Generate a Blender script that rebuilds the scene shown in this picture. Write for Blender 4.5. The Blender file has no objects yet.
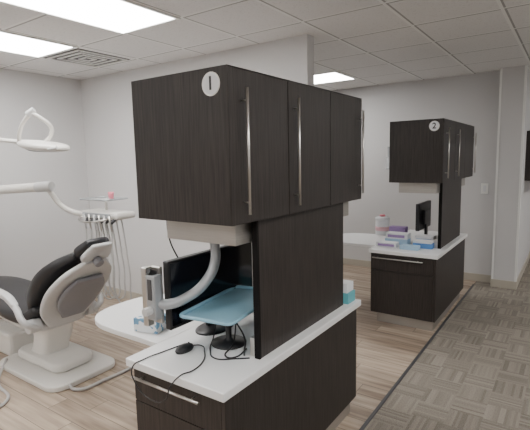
import bpy, math, bmesh, random
from mathutils import Vector, Matrix
random.seed(3)
S=bpy.context.scene
# ---------------------------------------------------------------- materials
def mat(name,col,rough=.5,metal=0,trans=0,alpha=1,noise=0,nscale=20,emit=0,bump=0,coat=0,stretch=(1,1,1),spec=.5):
    m=bpy.data.materials.new(name); m.use_nodes=True
    nt=m.node_tree; b=nt.nodes['Principled BSDF']
    b.inputs['Base Color'].default_value=(*col,1); b.inputs['Roughness'].default_value=rough
    b.inputs['Metallic'].default_value=metal; b.inputs['Transmission Weight'].default_value=trans
    b.inputs['Alpha'].default_value=alpha
    b.inputs['Coat Weight'].default_value=coat
    b.inputs['Specular IOR Level'].default_value=spec
    if emit:
        b.inputs['Emission Color'].default_value=(*col,1); b.inputs['Emission Strength'].default_value=emit
    if noise or bump:
        tc=nt.nodes.new('ShaderNodeTexCoord'); mp=nt.nodes.new('ShaderNodeMapping'); mp.inputs['Scale'].default_value=stretch
        n=nt.nodes.new('ShaderNodeTexNoise'); n.inputs['Scale'].default_value=nscale; n.inputs['Detail'].default_value=5
        nt.links.new(tc.outputs['Object'],mp.inputs[0]); nt.links.new(mp.outputs[0],n.inputs['Vector'])
        if noise:
            r=nt.nodes.new('ShaderNodeMapRange'); r.inputs[1].default_value=.3; r.inputs[2].default_value=.7
            r.inputs[3].default_value=1-noise; r.inputs[4].default_value=1+noise
            nt.links.new(n.outputs[0],r.inputs[0])
            mx=nt.nodes.new('ShaderNodeVectorMath'); mx.operation='SCALE'; mx.inputs[0].default_value=col
            nt.links.new(r.outputs[0],mx.inputs['Scale']); nt.links.new(mx.outputs[0],b.inputs['Base Color'])
        if bump:
            bp=nt.nodes.new('ShaderNodeBump'); bp.inputs['Strength'].default_value=bump; bp.inputs['Distance'].default_value=.002
            nt.links.new(n.outputs[0],bp.inputs['Height']); nt.links.new(bp.outputs[0],b.inputs['Normal'])
    return m
class N:
    def __init__(s,m): s.nt=m.node_tree
    def math(s,op,a,b=None,c=None):
        n=s.nt.nodes.new('ShaderNodeMath'); n.operation=op
        for i,v in enumerate((a,b,c)):
            if v is None: continue
            if isinstance(v,(int,float)): n.inputs[i].default_value=v
            else: s.nt.links.new(v,n.inputs[i])
        return n.outputs[0]
    def mix(s,f,a,b):
        n=s.nt.nodes.new('ShaderNodeMix'); n.data_type='RGBA'
        for sock,v in ((n.inputs[0],f),(n.inputs[6],a),(n.inputs[7],b)):
            if isinstance(v,(int,float)): sock.default_value=v
            elif isinstance(v,tuple): sock.default_value=(*v,1)
            else: s.nt.links.new(v,sock)
        return n.outputs[2]
    def xyz(s):
        tc=s.nt.nodes.new('ShaderNodeTexCoord'); sp=s.nt.nodes.new('ShaderNodeSeparateXYZ')
        s.nt.links.new(tc.outputs['Object'],sp.inputs[0]); return tc.outputs['Object'],sp.outputs[0],sp.outputs[1]
    def comb(s,x,y,z=0.0):
        n=s.nt.nodes.new('ShaderNodeCombineXYZ')
        for i,v in enumerate((x,y,z)):
            if isinstance(v,(int,float)): n.inputs[i].default_value=v
            else: s.nt.links.new(v,n.inputs[i])
        return n.outputs[0]
    def white(s,v):
        n=s.nt.nodes.new('ShaderNodeTexWhiteNoise'); n.noise_dimensions='3D'; s.nt.links.new(v,n.inputs['Vector']); return n.outputs['Value']
    def noise(s,v,sc,d=3):
        n=s.nt.nodes.new('ShaderNodeTexNoise'); n.inputs['Scale'].default_value=sc; n.inputs['Detail'].default_value=d
        s.nt.links.new(v,n.inputs['Vector']); return n.outputs[0]
    def base(s,c): s.nt.links.new(c,s.nt.nodes['Principled BSDF'].inputs['Base Color'])

WALL=mat('wall_paint',(.63,.622,.622),.85,bump=.15,nscale=120)
ESP=mat('espresso_laminate',(.029,.0235,.021),.45,noise=.45,nscale=16,stretch=(9,9,.35),bump=.08,spec=.35)
ESPD=mat('cabinet_gap',(.006,.005,.005),.8,spec=.2)
STEEL=mat('brushed_steel',(.62,.60,.57),.32,1)
STEELP=mat('steel_panel',(.42,.40,.37),.40,.75,noise=.06,nscale=6,stretch=(1,1,30))
WHITE=mat('white_laminate',(.80,.80,.80),.35)
CHW=mat('dental_white_plastic',(.72,.70,.66),.35)
CHG=mat('chair_grey_shell',(.24,.24,.26),.4)
CHL=mat('chair_light_shell',(.58,.58,.58),.35)
UPH=mat('black_upholstery',(.018,.018,.021),.38,bump=.1,nscale=60)
BLACK=mat('black_plastic',(.012,.012,.014),.4)
SCREEN=mat('screen_glass',(.006,.008,.014),.12)
DKG=mat('dark_grey_plastic',(.06,.06,.065),.45)
GREYM=mat('painted_grey_metal',(.42,.44,.46),.35,.4)
BLUE=mat('blue_tray_plastic',(.27,.50,.63),.3)
BASEB=mat('baseboard_beige',(.48,.44,.37),.6)
TRIMW=mat('white_plastic_trim',(.85,.85,.83),.4)
LIGHT=mat('light_diffuser',(1,.985,.96),.5,emit=20)
CLEAR=mat('clear_acrylic',(.85,.88,.9),.1,alpha=.35)
PINK=mat('pink_plastic',(.75,.22,.28),.4)
PALEP=mat('pale_pink_label',(.75,.45,.50),.5)
TEAL=mat('teal_card',(.12,.40,.45),.6)
BCARD=mat('blue_card',(.10,.25,.55),.6)
LBC=mat('light_blue_card',(.35,.52,.68),.6)
PURP=mat('purple_card',(.33,.22,.45),.6)
WCARD=mat('white_card',(.75,.76,.78),.6)
HOSE=mat('grey_hose',(.45,.44,.43),.5)
TISS=mat('tissue_box_print',(.25,.5,.65),.6); n=N(TISS); P,x,y=n.xyz()
n.base(n.mix(n.math('GREATER_THAN',n.noise(P,28,1),.54),(.76,.79,.82),(.16,.34,.52)))

# wood planks (run along X)
WOOD=mat('wood_plank_floor',(.4,.3,.2),.45); n=N(WOOD); P,x,y=n.xyz()
row=n.math('FLOOR',n.math('DIVIDE',y,.15))
xo=n.math('ADD',n.math('DIVIDE',x,1.2),n.math('MULTIPLY',n.white(n.comb(row,7.0)),5.0))
colr=n.math('FLOOR',xo)
rnd=n.white(n.comb(row,colr))
gr=n.noise(n.comb(n.math('MULTIPLY',x,1.8),n.math('MULTIPLY',y,24),n.math('MULTIPLY',rnd,30)),1.0,6)
t=n.math('ADD',n.math('MULTIPLY',rnd,.5),n.math('MULTIPLY',n.math('SUBTRACT',gr,.32),1.9))
c=n.mix(t,(.145,.10,.070),(.48,.385,.30))
fy=n.math('FRACT',n.math('DIVIDE',y,.15)); fx=n.math('FRACT',xo)
g=n.math('MAXIMUM',n.math('LESS_THAN',fy,.03),n.math('LESS_THAN',fx,.004))
n.base(n.mix(n.math('MULTIPLY',g,.75),c,(.06,.042,.03)))
# carpet tiles: blocks of fine loop stripes
CARP=mat('carpet_tile',(.3,.27,.22),.95,bump=.8,nscale=200,spec=.1); n=N(CARP); P,x,y=n.xyz()
s=.2
rowi=n.math('FLOOR',n.math('DIVIDE',y,s))
ci=n.math('FLOOR',n.math('DIVIDE',x,s))
par=n.math('GREATER_THAN',n.math('MODULO',n.math('ABSOLUTE',n.math('ADD',rowi,ci)),2.0),.5)
sx=n.white(n.comb(n.math('FLOOR',n.math('MULTIPLY',x,60)),rowi,1.0))
sy=n.white(n.comb(n.math('FLOOR',n.math('MULTIPLY',y,60)),ci,2.0))
st=n.math('ADD',n.math('MULTIPLY',sx,par),n.math('MULTIPLY',sy,n.math('SUBTRACT',1.0,par)))
br=n.white(n.comb(rowi,ci,5.0))
t=n.math('ADD',n.math('MULTIPLY',st,.5),n.math('MULTIPLY',br,.15))
t=n.math('ADD',t,n.math('MULTIPLY',n.math('SUBTRACT',n.noise(P,120,3),.36),1.2))
n.base(n.mix(t,(.135,.118,.10),(.335,.30,.255)))
# ceiling grid
CEIL=mat('ceiling_tile',(.7,.7,.7),.9); n=N(CEIL); P,x,y=n.xyz()
fx=n.math('FRACT',n.math('DIVIDE',n.math('ADD',x,2.44+65*.65+.012),.65)); fy=n.math('FRACT',n.math('DIVIDE',n.math('SUBTRACT',y,2.46-65*.65-.012),.65))
ln=n.math('MAXIMUM',n.math('LESS_THAN',fx,.036),n.math('LESS_THAN',fy,.036))
ed=n.math('MAXIMUM',n.math('LESS_THAN',fx,.06),n.math('LESS_THAN',fy,.06))
sp=n.noise(P,70,4)
c=n.mix(n.math('GREATER_THAN',sp,.62),(.78,.775,.77),(.68,.67,.66))
c=n.mix(ed,c,(.36,.36,.35)); n.base(n.mix(ln,c,(.86,.86,.85)))

# ---------------------------------------------------------------- geometry helpers
def link(o,mt=None,parent=None,smooth=False):
    S.collection.objects.link(o)
    if mt: o.data.materials.append(mt)
    if parent: o.parent=parent
    if smooth:
        for p in o.data.polygons: p.use_smooth=True
    return o
def grp(name,loc=(0,0,0)):
    e=bpy.data.objects.new(name,None); S.collection.objects.link(e); e.empty_display_size=.1; return e
def mesh(name,v,f,mt,parent=None,smooth=False):
    me=bpy.data.meshes.new(name); me.from_pydata([tuple(p) for p in v],[],f)
    bm=bmesh.new(); bm.from_mesh(me); bmesh.ops.recalc_face_normals(bm,faces=bm.faces); bm.to_mesh(me); bm.free()
    return link(bpy.data.objects.new(name,me),mt,parent,smooth)
def bev(o,w,seg=2):
    if w:
        m=o.modifiers.new('bevel','BEVEL'); m.width=w; m.segments=seg; m.limit_method='ANGLE'
    return o
def box(name,x0,x1,y0,y1,z0,z1,mt,parent=None,b=0.0,rz=0):
    c=Vector(((x0+x1)/2,(y0+y1)/2,(z0+z1)/2)); R=Matrix.Rotation(rz,3,'Z')
    v=[c+R@(Vector((a,bb,d))-c) for a in (x0,x1) for bb in (y0,y1) for d in (z0,z1)]
    f=[(0,1,3,2),(4,6,7,5),(0,4,5,1),(2,3,7,6),(0,2,6,4),(1,5,7,3)]
    return bev(mesh(name,v,f,mt,parent),b)
def rod(name,a,b,r,mt,parent=None,r2=None,seg=20,bv=0):
    a=Vector(a);b=Vector(b);d=(b-a).normalized(); u=d.orthogonal().normalized(); w=d.cross(u); r2=r if r2 is None else r2
    v=[];f=[]
    for p,rr in ((a,r),(b,r2)):
        for i in range(seg):
            t=2*math.pi*i/seg; v.append(p+rr*(math.cos(t)*u+math.sin(t)*w))
    for i in range(seg): f.append((i,(i+1)%seg,seg+(i+1)%seg,seg+i))
    f.append(tuple(range(seg))[::-1]); f.append(tuple(range(seg,2*seg)))
    o=mesh(name,v,f,mt,parent)
    for p in o.data.polygons[:seg]: p.use_smooth=True
    return bev(o,bv)
def tube(name,pts,r,mt,parent=None,poly=False,cyc=False):
    cu=bpy.data.curves.new(name,'CURVE'); cu.dimensions='3D'; cu.bevel_depth=r; cu.bevel_resolution=4; cu.resolution_u=10; cu.use_fill_caps=True
    s=cu.splines.new('BEZIER'); s.bezier_points.add(len(pts)-1)
    for bp_,p in zip(s.bezier_points,pts):
        bp_.co=p; bp_.handle_left_type=bp_.handle_right_type='VECTOR' if poly else 'AUTO'
    s.use_cyclic_u=cyc
    o=bpy.data.objects.new(name,cu); S.collection.objects.link(o); cu.materials.append(mt)
    if parent:o.parent=parent
    return o
def prism(name,poly,z0,z1,mt,parent=None,b=0):
    k=len(poly); v=[(p[0],p[1],z0) for p in poly]+[(p[0],p[1],z1) for p in poly]
    f=[tuple(range(k)),tuple(range(k,2*k))]+[(i,(i+1)%k,k+(i+1)%k,k+i) for i in range(k)]
    return bev(mesh(name,v,f,mt,parent),b,3)
def lathe(name,prof,c,mt,parent=None,seg=28,sx=1,sy=1):
    v=[];f=[]
    for r,z in prof:
        for i in range(seg):
            t=2*math.pi*i/seg; v.append((c[0]+sx*r*math.cos(t),c[1]+sy*r*math.sin(t),c[2]+z))
    for j in range(len(prof)-1):
        for i in range(seg): f.append((j*seg+i,j*seg+(i+1)%seg,(j+1)*seg+(i+1)%seg,(j+1)*seg+i))
    f.append(tuple(range(seg))); f.append(tuple(range((len(prof)-1)*seg,len(prof)*seg)))
    return mesh(name,v,f,mt,parent,True)
def catmull(P,k):
    out=[]
    for i in range(len(P)-1):
        p0=P[max(i-1,0)];p1=P[i];p2=P[i+1];p3=P[min(i+2,len(P)-1)]
        for j in range(k):
            t=j/k
            out.append([.5*((2*b)+(-a+c)*t+(2*a-5*b+4*c-d)*t*t+(-a+3*b-3*c+d)*t**3) for a,b,c,d in zip(p0,p1,p2,p3)])
    out.append(list(P[-1])); return out
def sweep(name,secs,yc,mt,parent=None,k=6,e=.45,seg=28,off=0):
    """secs rows: x, z, halfwidth(y), halfthickness ; cross-section superellipse, ends rounded"""
    L=catmull(secs,k); v=[];f=[]; n=len(L)
    rings=[]
    for i,(x,z,w,h) in enumerate(L):
        a=L[max(i-1,0)];b=L[min(i+1,n-1)]; t=Vector((b[0]-a[0],0,b[1]-a[1])).normalized(); nn=Vector((-t.z,0,t.x))
        rings.append((Vector((x,yc,z))+nn*off,t,nn,w,h))
    def ring(c,nn,w,h):
        r=[]
        for i in range(seg):
            th=2*math.pi*i/seg; cx,sx=math.cos(th),math.sin(th)
            r.append(c+Vector((0,1,0))*w*math.copysign(abs(cx)**e,cx)+nn*h*math.copysign(abs(sx)**e,sx))
        return r
    R=[]
    c,t,nn,w,h=rings[0]
    for q in (0.15,.5,.85): 
        s_=math.sqrt(1-(1-q)**2); R.append(ring(c-t*h*(1-q),nn,w-h*(1-s_),h*s_))
    for c,t,nn,w,h in rings: R.append(ring(c,nn,w,h))
    for q in (.85,.5,.15):
        s_=math.sqrt(1-(1-q)**2); R.append(ring(c+t*h*(1-q),nn,w-h*(1-s_),h*s_))
    for r in R: v+=r
    for j in range(len(R)-1):
        for i in range(seg): f.append((j*seg+i,j*seg+(i+1)%seg,(j+1)*seg+(i+1)%seg,(j+1)*seg+i))
    f.append(tuple(range(seg))); f.append(tuple(range((len(R)-1)*seg,len(R)*seg)))
    return mesh(name,v,f,mt,parent,True)

# ---------------------------------------------------------------- room shell
H=2.75
box('floor',-1.01,3.0,-3.0,10,-.05,0,CARP)
fl=box('floor_wood',-5.3,-1.01,-3.0,10,-.05,0,WOOD)
box('trim_floor_transition',-1.022,-.998,-3,6.25,-.01,.006,DKG,b=.003)
box('ceiling',-5.3,3.0,-3.0,10,H,H+.06,CEIL)
box('wall_left',-5.32,-5.2,-3.0,3.55,0,H,WALL)
box('wall_partition',-5.2,-1.92,3.43,3.55,0,H,WALL)
box('wall_left_rear',-5.32,-5.2,3.55,10,0,H,WALL)
box('wall_far',-5.2,-.80,6.45,6.57,0,H,WALL)
box('wall_pillar',-.80,-.53,6.27,6.57,0,H,WALL)
box('wall_corridor_side',-.65,-.53,6.57,9.4,0,H,WALL)
box('wall_end',-.53,3.0,9.4,9.52,0,H,WALL)
box('wall_right',3.0,3.12,-3.0,9.52,0,H,WALL)
box('wall_rear',-5.32,3.12,-3.12,-3.0,0,H,WALL)
bh=.1
box('baseboard_left',-5.2,-5.188,-3,3.43,0,bh,BASEB)
box('baseboard_partition',-5.188,-1.908,3.418,3.43,0,bh,BASEB)
box('baseboard_partition_end',-1.92,-1.908,3.43,3.562,0,bh,BASEB)
box('baseboard_far',-5.19,-.80,6.438,6.45,0,bh,BASEB)
box('baseboard_pillar',-.812,-.518,6.258,6.27,0,bh,BASEB)
box('baseboard_pillar_side',-.53,-.518,6.27,9.4,0,bh,BASEB)
box('baseboard_end',-.518,3.0,9.388,9.4,0,bh,BASEB)
box('trim_pillar_edge',-.545,-.522,6.262,6.30,bh,H,TRIMW)
box('trim_pillar_edge_left',-.808,-.785,6.262,6.28,bh,H,TRIMW)

def panel(x0,y0,x1,y1):
    g=grp('ceiling_light')
    box('frame_a',x0,x1,y0,y0+.025,H-.012,H,TRIMW,g); box('frame_b',x0,x1,y1-.025,y1,H-.012,H,TRIMW,g)
    box('frame_c',x0,x0+.025,y0+.025,y1-.025,H-.012,H,TRIMW,g); box('frame_d',x1-.025,x1,y0+.025,y1-.025,H-.012,H,TRIMW,g)
    box('diffuser',x0+.025,x1-.025,y0+.025,y1-.025,H-.006,H,LIGHT,g)
for a in [(-3.09,1.2,-2.44,2.46),(-4.39,1.2,-3.74,2.46),(-3.09,5.06,-2.44,5.71),
          (.16,.5,.81,1.8),(1.46,3.1,2.11,4.4),(-4.39,-2.0,-3.74,-.7),(-2.44,-2.0,-1.79,-.7),(.16,-2.0,.81,-.7),(1.46,6.4,2.11,7.7),(-4.39,5.06,-3.74,5.71)]:  # panels in this row are unseen, added out of view to brighten the room
    panel(*a)
# air vent
g=grp('ceiling_air_vent')
x0,x1,y0,y1=-4.39,-3.80,2.50,3.09
for i in range(4):
    a=.02+i*.07
    for nm,bx in (('a',(x0+a,x1-a,y0+a,y0+a+.022)),('b',(x0+a,x1-a,y1-a-.022,y1-a)),('c',(x0+a,x0+a+.022,y0+a+.022,y1-a-.022)),('d',(x1-a-.022,x1-a,y0+a+.022,y1-a-.022))):
        box('louvre_%d%s'%(i,nm),*bx,H-.012,H-.004,TRIMW,g)
box('duct_plate',x0,x1,y0,y1,H-.004,H-.001,DKG,g)

# ---------------------------------------------------------------- cabinet unit
def text(body,loc,size,mt,parent):
    cu=bpy.data.curves.new('numeral','FONT'); cu.body=body; cu.size=size; cu.extrude=.001; cu.offset=.0012; cu.align_x='CENTER'; cu.align_y='CENTER'
    o=bpy.data.objects.new('numeral',cu); S.collection.objects.link(o); cu.materials.append(mt); o.parent=parent
    o.location=loc; o.rotation_euler=(math.pi/2,0,0)
def handle(a,b,out,g):
    a=Vector(a);b=Vector(b);out=Vector(out); d=(b-a).normalized()
    rod('handle_bar',a+out,b+out,.0065,STEEL,g,seg=12)
    for p in (a+d*.05,b-d*.05): rod('handle_post',p,p+out,.004,STEEL,g,seg=10)
def unit(ox,oy,num,lx,a,b,u0,u1,z0,z1):
    g=grp('dental_cabinet_tower')
    X0,X1=-1.69+ox+lx,-1.12+ox; Y0,Y1=1.29+oy,2.63+oy; C=.775
    def B(nm,x0,x1,y0,y1,z0,z1,mt,b=.0015): return box(nm,x0,x1,y0,y1,z0,z1,mt,g,b)
    B('toe_kick',X0+.05,X1-.03,Y0+.05,Y1-.03,0,.11,STEELP)
    B('base_carcass',X0+.004,X1-.02,Y0+.02,Y1,.11,C-.04,ESPD)
    B('drawer_front',X0,X1-.022,Y0,Y0+.02,.56,C-.05,ESP)
    B('base_door_front',X0,X1-.022,Y0,Y0+.02,.11,.555,ESP)
    B('base_side_panel',X1-.02,X1,Y0,Y1,.11,C-.043,ESP)
    B('base_inner_panel',X0-.012,X0+.004,Y0+.02,Y1,.11,C-.043,ESP)
    handle((X0+.02,Y0,.69),(X1-.12,Y0,.69),(0,-.03,0),g)
    cx=-1.71+ox+lx
    B('countertop',cx,-1.10+ox,1.26+oy,2.66+oy,C-.04,C,WHITE,.005)
    pts=[(cx,1.46+oy),(cx,2.12+oy)]
    for i in range(0,19):
        t=math.pi/2+math.pi*i/18
        pts.append((-2.08+ox+.35*math.copysign(abs(math.cos(t))**.75,math.cos(t)),1.79+oy+.33*math.copysign(abs(math.sin(t))**.75,math.sin(t))))
    prism('worktop_ledge',pts,C-.03,C,WHITE,g,.004)
    B('tower_panel',X1-.06,X1-.035,1.60+oy,2.50+oy,C,z0,ESP)
    B('tower_panel_edge',X1-.063,X1-.033,1.585+oy,1.60+oy,C,z0,ESPD)
    B('cable_clip',X1-.10,X1-.063,1.60+oy,1.63+oy,C,C+.09,STEEL)
    B('upper_carcass',a+.005,b-.02,u0+.018,u1,z0,z1-.002,ESPD)
    B('upper_end_panel',a,b-.003,u0,u0+.018,z0,z1,ESP)
    B('upper_top',a,b,u0,u1,z1-.004,z1,ESP)
    B('upper_bottom',a,b-.02,u0+.018,u1,z0-.003,z0+.016,ESP)
    B('upper_back',a,a+.018,u0+.018,u1,z0,z1,ESP)
    w=(u1-u0)/3
    for i in range(3): B('upper_door_%d'%(i+1),b-.02,b,u0+i*w+.003,u0+(i+1)*w-.003,z0,z1-.006,ESP)
    for yy in (u0+.085,u0+w+.05,u1-.05): handle((b,yy,z0+.04),(b,yy,z1-.08),(.03,0,0),g)
    B('steel_valance',a+.06,b-.08,u0+.12,u1-.02,z0-.11,z0-.003,STEELP)
    dz=z1-.065; dx=b-.085
    rod('number_disc',(dx,u0,dz),(dx,u0-.004,dz),.043,WCARD,g,seg=32)
    rod('number_disc_rim',(dx,u0+.001,dz),(dx,u0-.002,dz),.047,STEEL,g,seg=32)
    text(num,(dx,u0-.005,dz),.075,BLACK,g)
    return g
unit(0,0,'1',0,-1.69,-1.12,1.37,2.70,1.435,2.068); unit(.10,2.98,'2',-.07,-1.50,-.995,4.31,5.80,1.45,2.04)

# ---------------------------------------------------------------- near counter items
C=.775
def monitor(cx,y0,y1,z0,z1,face=1,basey=None):
    g=grp('computer_monitor'); yc=(y0+y1)/2
    box('bezel',cx-.02,cx+.02,y0,y1,z0,z1,BLACK,g,.006)
    box('screen',cx+face*.0205-.001,cx+face*.0205+.001,y0+.012,y1-.012,z0+.02,z1-.012,SCREEN,g)
    s=-face
    box('rear_housing',min(cx+s*.02,cx+s*.05),max(cx+s*.02,cx+s*.05),yc-.12,yc+.12,z0+.06,z1-.08,BLACK,g,.01)
    box('stand_neck',cx-.012+s*.03,cx+.012+s*.03,yc-.03,yc+.03,C+.01,z0+.1,BLACK,g,.004)
    lathe('stand_base',[(.0,0),(.11,0),(.11,.006),(.1,.012),(.03,.016)],(cx,yc,C),BLACK,g,sy=1.15,sx=.8)
monitor(-1.60,1.44,2.12,C+.10,1.22,1)
g=grp('delivery_support_arm')
tube('pipe',[(-1.44,1.62,1.33),(-1.44,1.62,1.20),(-1.46,1.57,1.11),(-1.50,1.49,1.05),(-1.57,1.41,1.02),(-1.60,1.39,1.025)],.025,GREYM,g)
lathe('ceiling_flange',[(.0,0),(.045,0),(.045,.012),(.0,.012)],(-1.44,1.62,1.313),GREYM,g)
box('clamp_body',-1.645,-1.585,1.35,1.40,.95,1.17,GREYM,g,.008)
box('clamp_plate',-1.68,-1.645,1.355,1.395,.91,1.20,STEEL,g,.004)
box('clamp_plate_rear',-1.66,-1.60,1.40,1.42,.92,1.20,STEEL,g,.004)
box('clamp_slot',-1.628,-1.602,1.346,1.351,1.05,1.15,DKG,g,.001)
rod('clamp_knob',(-1.615,1.35,1.0),(-1.615,1.31,1.0),.02,CHL,g,bv=.004)
rod('clamp_knob_top',(-1.62,1.35,1.19),(-1.62,1.39,1.17),.015,BLACK,g,bv=.003)
g=grp('blue_instrument_tray')
cx,cy,rz=-1.41,1.72,math.radians(8); tz=.955
def rr(hx,hy,r,k=5):
    p=[]
    for sx,sy,a0 in ((1,1,0),(-1,1,90),(-1,-1,180),(1,-1,270)):
        for i in range(k+1):
            t=math.radians(a0+90*i/k); p.append((sx*(hx-r)+r*abs(math.cos(t))*sx,sy*(hy-r)+r*abs(math.sin(t))*sy))
    return p
def R2(p): return [(cx+math.cos(rz)*a-math.sin(rz)*b,cy+math.sin(rz)*a+math.cos(rz)*b) for a,b in p]
prism('tray_floor',R2(rr(.14,.265,.03)),tz,tz+.006,BLUE,g)
tube('tray_rim',[(a,b,tz+.012) for a,b in R2(rr(.145,.27,.03))],.009,BLUE,g,poly=True,cyc=True)
g2=grp('tray_stand')
lathe('stand_foot',[(0,0),(.09,0),(.09,.008),(.03,.014),(.015,.03),(.015,.17),(.05,.179),(0,.179)],(-1.40,1.66,C),BLACK,g2)
g=grp('computer_mouse')
lathe('mouse_shell',[(.0,0),(.030,.001),(.033,.010),(.029,.022),(.018,.030),(.0,.033)],(-1.525,1.47,C),BLACK,g,sy=1.7)
lathe('scroll_wheel',[(.0,0),(.005,.002),(.005,.006),(0,.008)],(-1.525,1.50,C+.027),DKG,g,seg=12)
tube('mouse_cable',[(-1.525,1.52,C+.01),(-1.49,1.55,C+.006),(-1.43,1.51,C+.004),(-1.36,1.42,C+.004),(-1.34,1.33,C+.004),(-1.35,1.27,C+.006),(-1.36,1.225,C-.02),(-1.40,1.22,C-.10),(-1.50,1.225,C-.13),(-1.60,1.225,C-.08),(-1.62,1.23,C-.01),(-1.615,1.29,C+.004),(-1.6,1.40,C+.004),(-1.58,1.52,C+.004)],.003,BLACK,g)
g=grp('power_cable')
tube('cable_a',[(-1.40,1.70,C+.12),(-1.33,1.70,C+.03),(-1.27,1.62,C+.004),(-1.24,1.58,C+.004)],.0045,BLACK,g)
tube('cable_b',[(-1.46,1.80,C+.10),(-1.34,1.62,C+.02),(-1.30,1.52,C+.004),(-1.26,1.55,C+.004),(-1.24,1.60,C+.03)],.004,BLACK,g)
tube('cable_c',[(-1.54,1.75,C+.16),(-1.50,1.66,C+.02),(-1.42,1.54,C+.004),(-1.33,1.48,C+.004),(-1.25,1.53,C+.004),(-1.20,1.57,C+.004)],.0035,BLACK,g)
g=grp('tissue_box')
tx,ty=-1.89,1.58
box('carton',tx-.075,tx+.075,ty-.06,ty+.06,C,C+.075,TISS,g,.003,rz=.25)
prism('opening',[(tx+.04*math.cos(t/16*6.283),ty+.025*math.sin(t/16*6.283)) for t in range(16)],C+.075,C+.0765,WCARD,g)
v=[(tx-.03,ty,C+.076),(tx+.03,ty,C+.076),(tx+.04,ty+.015,C+.12),(tx,ty-.01,C+.14),(tx-.035,ty+.005,C+.115)]
mesh('tissue',v,[(0,1,2,3,4)],WHITE,g)
g=grp('supply_box_stack')
box('lower_box',-1.31,-1.13,2.52,2.63,C,C+.07,TEAL,g,.003); box('upper_box',-1.30,-1.14,2.525,2.625,C+.07,C+.13,WCARD,g,.003)
g=grp('hanging_cable')
tube('cable',[(-1.695,1.80,1.95),(-1.71,1.60,1.93),(-1.725,1.45,1.87),(-1.72,1.43,1.76),(-1.71,1.5,1.68),(-1.70,1.55,1.50),(-1.69,1.56,1.30),(-1.64,1.58,1.18)],.004,BLACK,g)

# ---------------------------------------------------------------- far counter items
monitor(-1.36,4.82,5.30,C+.12,1.19,-1)
g=grp('wipes_canister')
lathe('tub',[(0,0),(.078,0),(.08,.01),(.08,.17),(.076,.175)],(-1.86,5.13,C),WCARD,g)
lathe('label',[(.0805,0),(.0815,0),(.0815,.05),(.0805,.05)],(-1.86,5.13,C+.05),PALEP,g)
lathe('lid',[(0,0),(.083,0),(.083,.03),(.04,.045),(0,.045)],(-1.86,5.13,C+.175),WCARD,g)
lathe('lid_cap',[(0,0),(.035,0),(.033,.02),(0,.022)],(-1.86,5.13,C+.219),PINK,g)
g=grp('glove_box_stack')
box('box_mid_left',-1.63,-1.39,4.58,4.70,C,C+.06,LBC,g,.003); box('box_mid_left_top',-1.62,-1.39,4.58,4.70,C+.06,C+.12,WCARD,g,.003)
box('label_c',-1.60,-1.42,4.578,4.58,C+.075,C+.105,PURP,g)
box('box_rear',-1.66,-1.46,4.76,4.86,C,C+.09,WCARD,g,.003); box('box_rear_top',-1.65,-1.47,4.76,4.86,C+.09,C+.16,PURP,g,.003)
box('box_blue',-1.31,-1.12,4.50,4.62,C,C+.05,BCARD,g,.003); box('box_blue_top',-1.31,-1.13,4.505,4.615,C+.05,C+.075,WCARD,g,.003)
box('box_front',-1.66,-1.45,4.40,4.50,C,C+.05,WCARD,g,.003); box('box_front_mid',-1.40,-1.22,4.36,4.46,C,C+.04,LBC,g,.003)
box('box_label_a',-1.64,-1.47,4.398,4.40,C+.01,C+.035,PURP,g)
box('box_mint',-1.34,-1.15,4.66,4.78,C,C+.10,WCARD,g,.003); box('label_d',-1.32,-1.17,4.658,4.66,C+.03,C+.07,BCARD,g)
g=grp('brochure_holder')
box('back',-2.27,-2.12,6.44,6.45,1.52,1.85,CLEAR,g); box('front',-2.27,-2.12,6.39,6.395,1.52,1.70,CLEAR,g); box('bottom',-2.27,-2.12,6.395,6.44,1.52,1.53,CLEAR,g)
g=grp('light_switch')
box('dark_border',-1.003,-.907,6.446,6.45,1.187,1.333,GREYM,g); box('plate',-1.0,-.91,6.440,6.446,1.19,1.33,TRIMW,g,.002); box('rocker',-.972,-.938,6.435,6.440,1.22,1.30,WCARD,g,.002)  # grey border added behind the plate so it stands out from the wall
g=grp('corridor_wall_cabinet')
box('carcass',-.529,-.25,6.75,8.4,1.35,2.0,ESP,g,.003)
for i in range(3):
    box('door_%d'%i,-.25,-.232,6.75+i*.55+.003,6.75+(i+1)*.55-.003,1.352,1.998,ESP,g,.002)
    handle((-.232,6.75+i*.55+.06,1.4),(-.232,6.75+i*.55+.06,1.9),(.03,0,0),g)

# ---------------------------------------------------------------- dental chair
g=grp('dental_chair'); yc=1.93
sweep('seat_cushion',[(-5.0,.50,.20,.04),(-4.6,.53,.24,.05),(-4.1,.50,.27,.055),(-3.75,.48,.29,.06),(-3.52,.49,.28,.06),(-3.40,.56,.26,.05)],yc,UPH,g)
sweep('back_cushion',[(-3.47,.56,.24,.045),(-3.38,.70,.28,.06),(-3.24,.85,.28,.06),(-3.10,.96,.23,.045),(-3.00,1.02,.14,.035)],yc,UPH,g)
sweep('back_shell',[(-3.38,.42,.15,.02),(-3.30,.56,.24,.028),(-3.15,.74,.265,.03),(-3.01,.88,.21,.028),(-2.91,.97,.10,.022)],yc,CHL,g)
sweep('back_shell_inset',[(-3.27,.52,.10,.02),(-3.20,.625,.165,.024),(-3.09,.75,.175,.024),(-3.01,.84,.12,.018)],yc,CHG,g,off=-.022)
sweep('seat_shell',[(-4.7,.46,.18,.03),(-4.1,.42,.22,.035),(-3.7,.39,.23,.04),(-3.42,.41,.20,.04)],yc,CHL,g)
sweep('headrest_cushion',[(-2.99,1.01,.10,.03),(-2.94,1.06,.135,.04),(-2.87,1.12,.10,.03)],yc,UPH,g)
sweep('headrest_shell',[(-2.94,.96,.08,.018),(-2.89,1.02,.12,.024),(-2.81,1.10,.085,.018)],yc,CHL,g)
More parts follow.
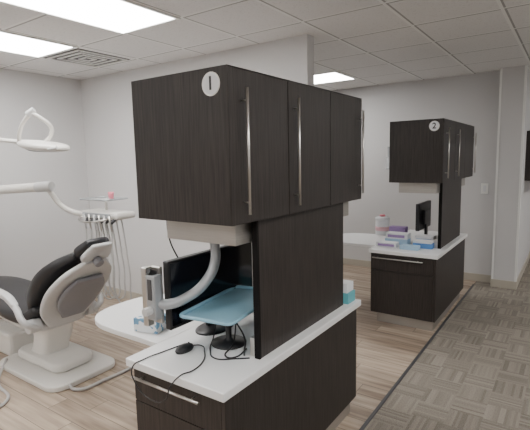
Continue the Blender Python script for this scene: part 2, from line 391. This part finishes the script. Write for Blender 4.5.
rod('headrest_knob',(-2.87,yc-.01,.99),(-2.83,yc-.01,.96),.035,CHG,g,bv=.008)
for sy,nm in ((-.33,'near'),(.33,'far')):
    tube('armrest_post_'+nm,[(-3.36,yc+sy*.75,.44),(-3.36,yc+sy,.50),(-3.48,yc+sy,.60),(-3.62,yc+sy,.665)],.025,CHL,g)
    sweep('armrest_pad_'+nm,[(-4.0,.68,.03,.016),(-3.8,.69,.036,.02),(-3.6,.67,.032,.02),(-3.5,.62,.028,.018)],yc+sy,CHL,g)
    rod('pivot_'+nm,(-3.40,yc+sy*.6,.45),(-3.40,yc+sy*.9,.45),.055,CHL,g,bv=.008)
sweep('lift_column',[(-3.66,.06,.13,.12),(-3.62,.18,.12,.11),(-3.58,.30,.13,.13),(-3.58,.37,.15,.15)],yc,CHW,g)
prism('base_plate',[(-3.52+a,yc-.02+b) for a,b in rr(.46,.30,.12)],0,.045,CHW,g,.012)
prism('base_cover',[(-3.58+a,yc+b) for a,b in rr(.34,.18,.10)],.045,.12,CHW,g,.03)
box('base_junction_box',-4.35,-4.0,yc-.17,yc+.15,0,.22,CHW,g,.03)
tube('foot_hose',[(-3.15,1.78,.03),(-2.98,1.75,.015),(-2.93,1.95,.015),(-2.95,2.3,.015),(-3.1,2.5,.015)],.012,HOSE,g)
tube('floor_hose',[(-3.9,1.68,.05),(-3.62,1.48,.015),(-3.25,1.36,.015),(-3.25,1.24,.015),(-3.7,1.15,.015)],.011,HOSE,g)

# ---------------------------------------------------------------- delivery unit & operating light
g=grp('dental_delivery_unit')
rod('post',(-4.95,2.0,.0),(-4.95,2.0,1.62),.045,CHW,g); lathe('post_foot',[(0,0),(.2,0),(.2,.03),(.06,.06),(0,.06)],(-4.95,2.0,0),CHW,g)
rod('arm_beam',(-4.95,2.0,1.44),(-4.08,2.28,1.49),.045,CHW,g,bv=.01)
rod('arm_beam_cap',(-4.22,2.235,1.482),(-4.05,2.29,1.492),.050,CHL,g,bv=.01)
tube('arm_drop',[(-4.10,2.28,1.47),(-4.08,2.31,1.40),(-4.03,2.36,1.30),(-3.92,2.42,1.235),(-3.78,2.47,1.225)],.026,CHW,g)
box('handpiece_block',-3.82,-3.26,2.40,2.62,1.195,1.26,CHW,g,.025)
box('control_panel',-3.74,-3.34,2.385,2.40,1.21,1.25,GREYM,g,.004)
rod('tray_post',(-3.60,2.55,1.25),(-3.60,2.55,1.365),.012,STEEL,g)
prism('glass_tray',[(-3.56+a,2.50+b) for a,b in rr(.20,.13,.04)],1.365,1.375,CLEAR,g)
tube('tray_rim',[(-3.56+a,2.50+b,1.372) for a,b in rr(.20,.13,.04)],.007,GREYM,g,poly=True,cyc=True)
tube('front_handle',[(-3.72,2.40,1.215),(-3.72,2.34,1.20),(-3.36,2.34,1.20),(-3.36,2.40,1.215)],.009,STEEL,g)
for i in range(6):
    x=-3.68+i*.075
    rod('holder_%d'%i,(x,2.42,1.20),(x,2.37,1.17),.016,DKG,g)
    rod('handpiece_%d'%i,(x,2.36,1.24),(x+.005,2.375,1.10),.010,STEEL if i%2 else CHL,g,r2=.007)
    q=.42+.1*random.random()
    tube('hose_%d'%i,[(x+.005,2.375,1.10),(x+.02,2.36,.85),(x+.05,2.36,q+.08),(x+.09,2.42,q),(x+.09,2.47,q+.15),(x+.03,2.50,.9),(x-.02,2.50,1.2)],.007,HOSE,g)
g=grp('pink_cup'); lathe('cup',[(0,0),(.022,0),(.027,.06),(.024,.06),(.02,.005)],(-3.45,2.50,1.377),PINK,g)
g=grp('operating_light')
rod('lamp_post',(-4.95,2.0,1.62),(-4.95,2.0,1.98),.028,CHW,g)
tube('lamp_arm',[(-4.95,2.0,1.96),(-4.6,2.03,1.95),(-4.3,2.06,1.92),(-4.08,2.08,1.90)],.02,CHW,g)
sweep('lamp_head',[(-4.10,1.90,.05,.02),(-3.96,1.88,.12,.036),(-3.76,1.855,.16,.042),(-3.58,1.835,.13,.034),(-3.46,1.825,.05,.02)],2.08,CHW,g,e=.7)
sweep('lamp_lens',[(-3.92,1.838,.08,.01),(-3.78,1.818,.11,.012),(-3.64,1.810,.08,.01)],2.08,CHG,g,e=.7)
tube('yoke_a',[(-3.97,1.98,1.90),(-3.90,1.96,1.98),(-3.80,1.96,2.07),(-3.74,1.98,2.12)],.016,CHW,g)
tube('yoke_b',[(-3.80,2.12,1.89),(-3.70,2.12,1.95),(-3.63,2.08,2.02),(-3.66,2.02,2.08),(-3.74,1.98,2.13)],.016,CHW,g)
rod('yoke_joint',(-3.76,1.96,2.11),(-3.71,2.0,2.15),.026,CHL,g,bv=.005)
tube('side_handle',[(-3.54,2.0,1.82),(-3.48,1.98,1.82),(-3.42,2.0,1.83)],.012,CHL,g)

# ---------------------------------------------------------------- camera, world
f=442.5
a=Vector((575-265,215-153,-f)).normalized(); b=-Vector((-375-265,215-173,-f)).normalized()
u=b.cross(a).normalized(); b=a.cross(u)
M=Matrix((b,a,u)).to_4x4(); M.translation=Vector((0,0,1.7))
cam=bpy.data.cameras.new('camera'); co=bpy.data.objects.new('camera',cam); S.collection.objects.link(co)
co.matrix_world=M; cam.sensor_width=36; cam.sensor_fit='HORIZONTAL'; cam.lens=f/530*36; cam.clip_start=.05; S.camera=co
w=bpy.data.worlds.new('world'); S.world=w; w.use_nodes=True
w.node_tree.nodes['Background'].inputs[0].default_value=(.9,.93,1,1); w.node_tree.nodes['Background'].inputs[1].default_value=.3
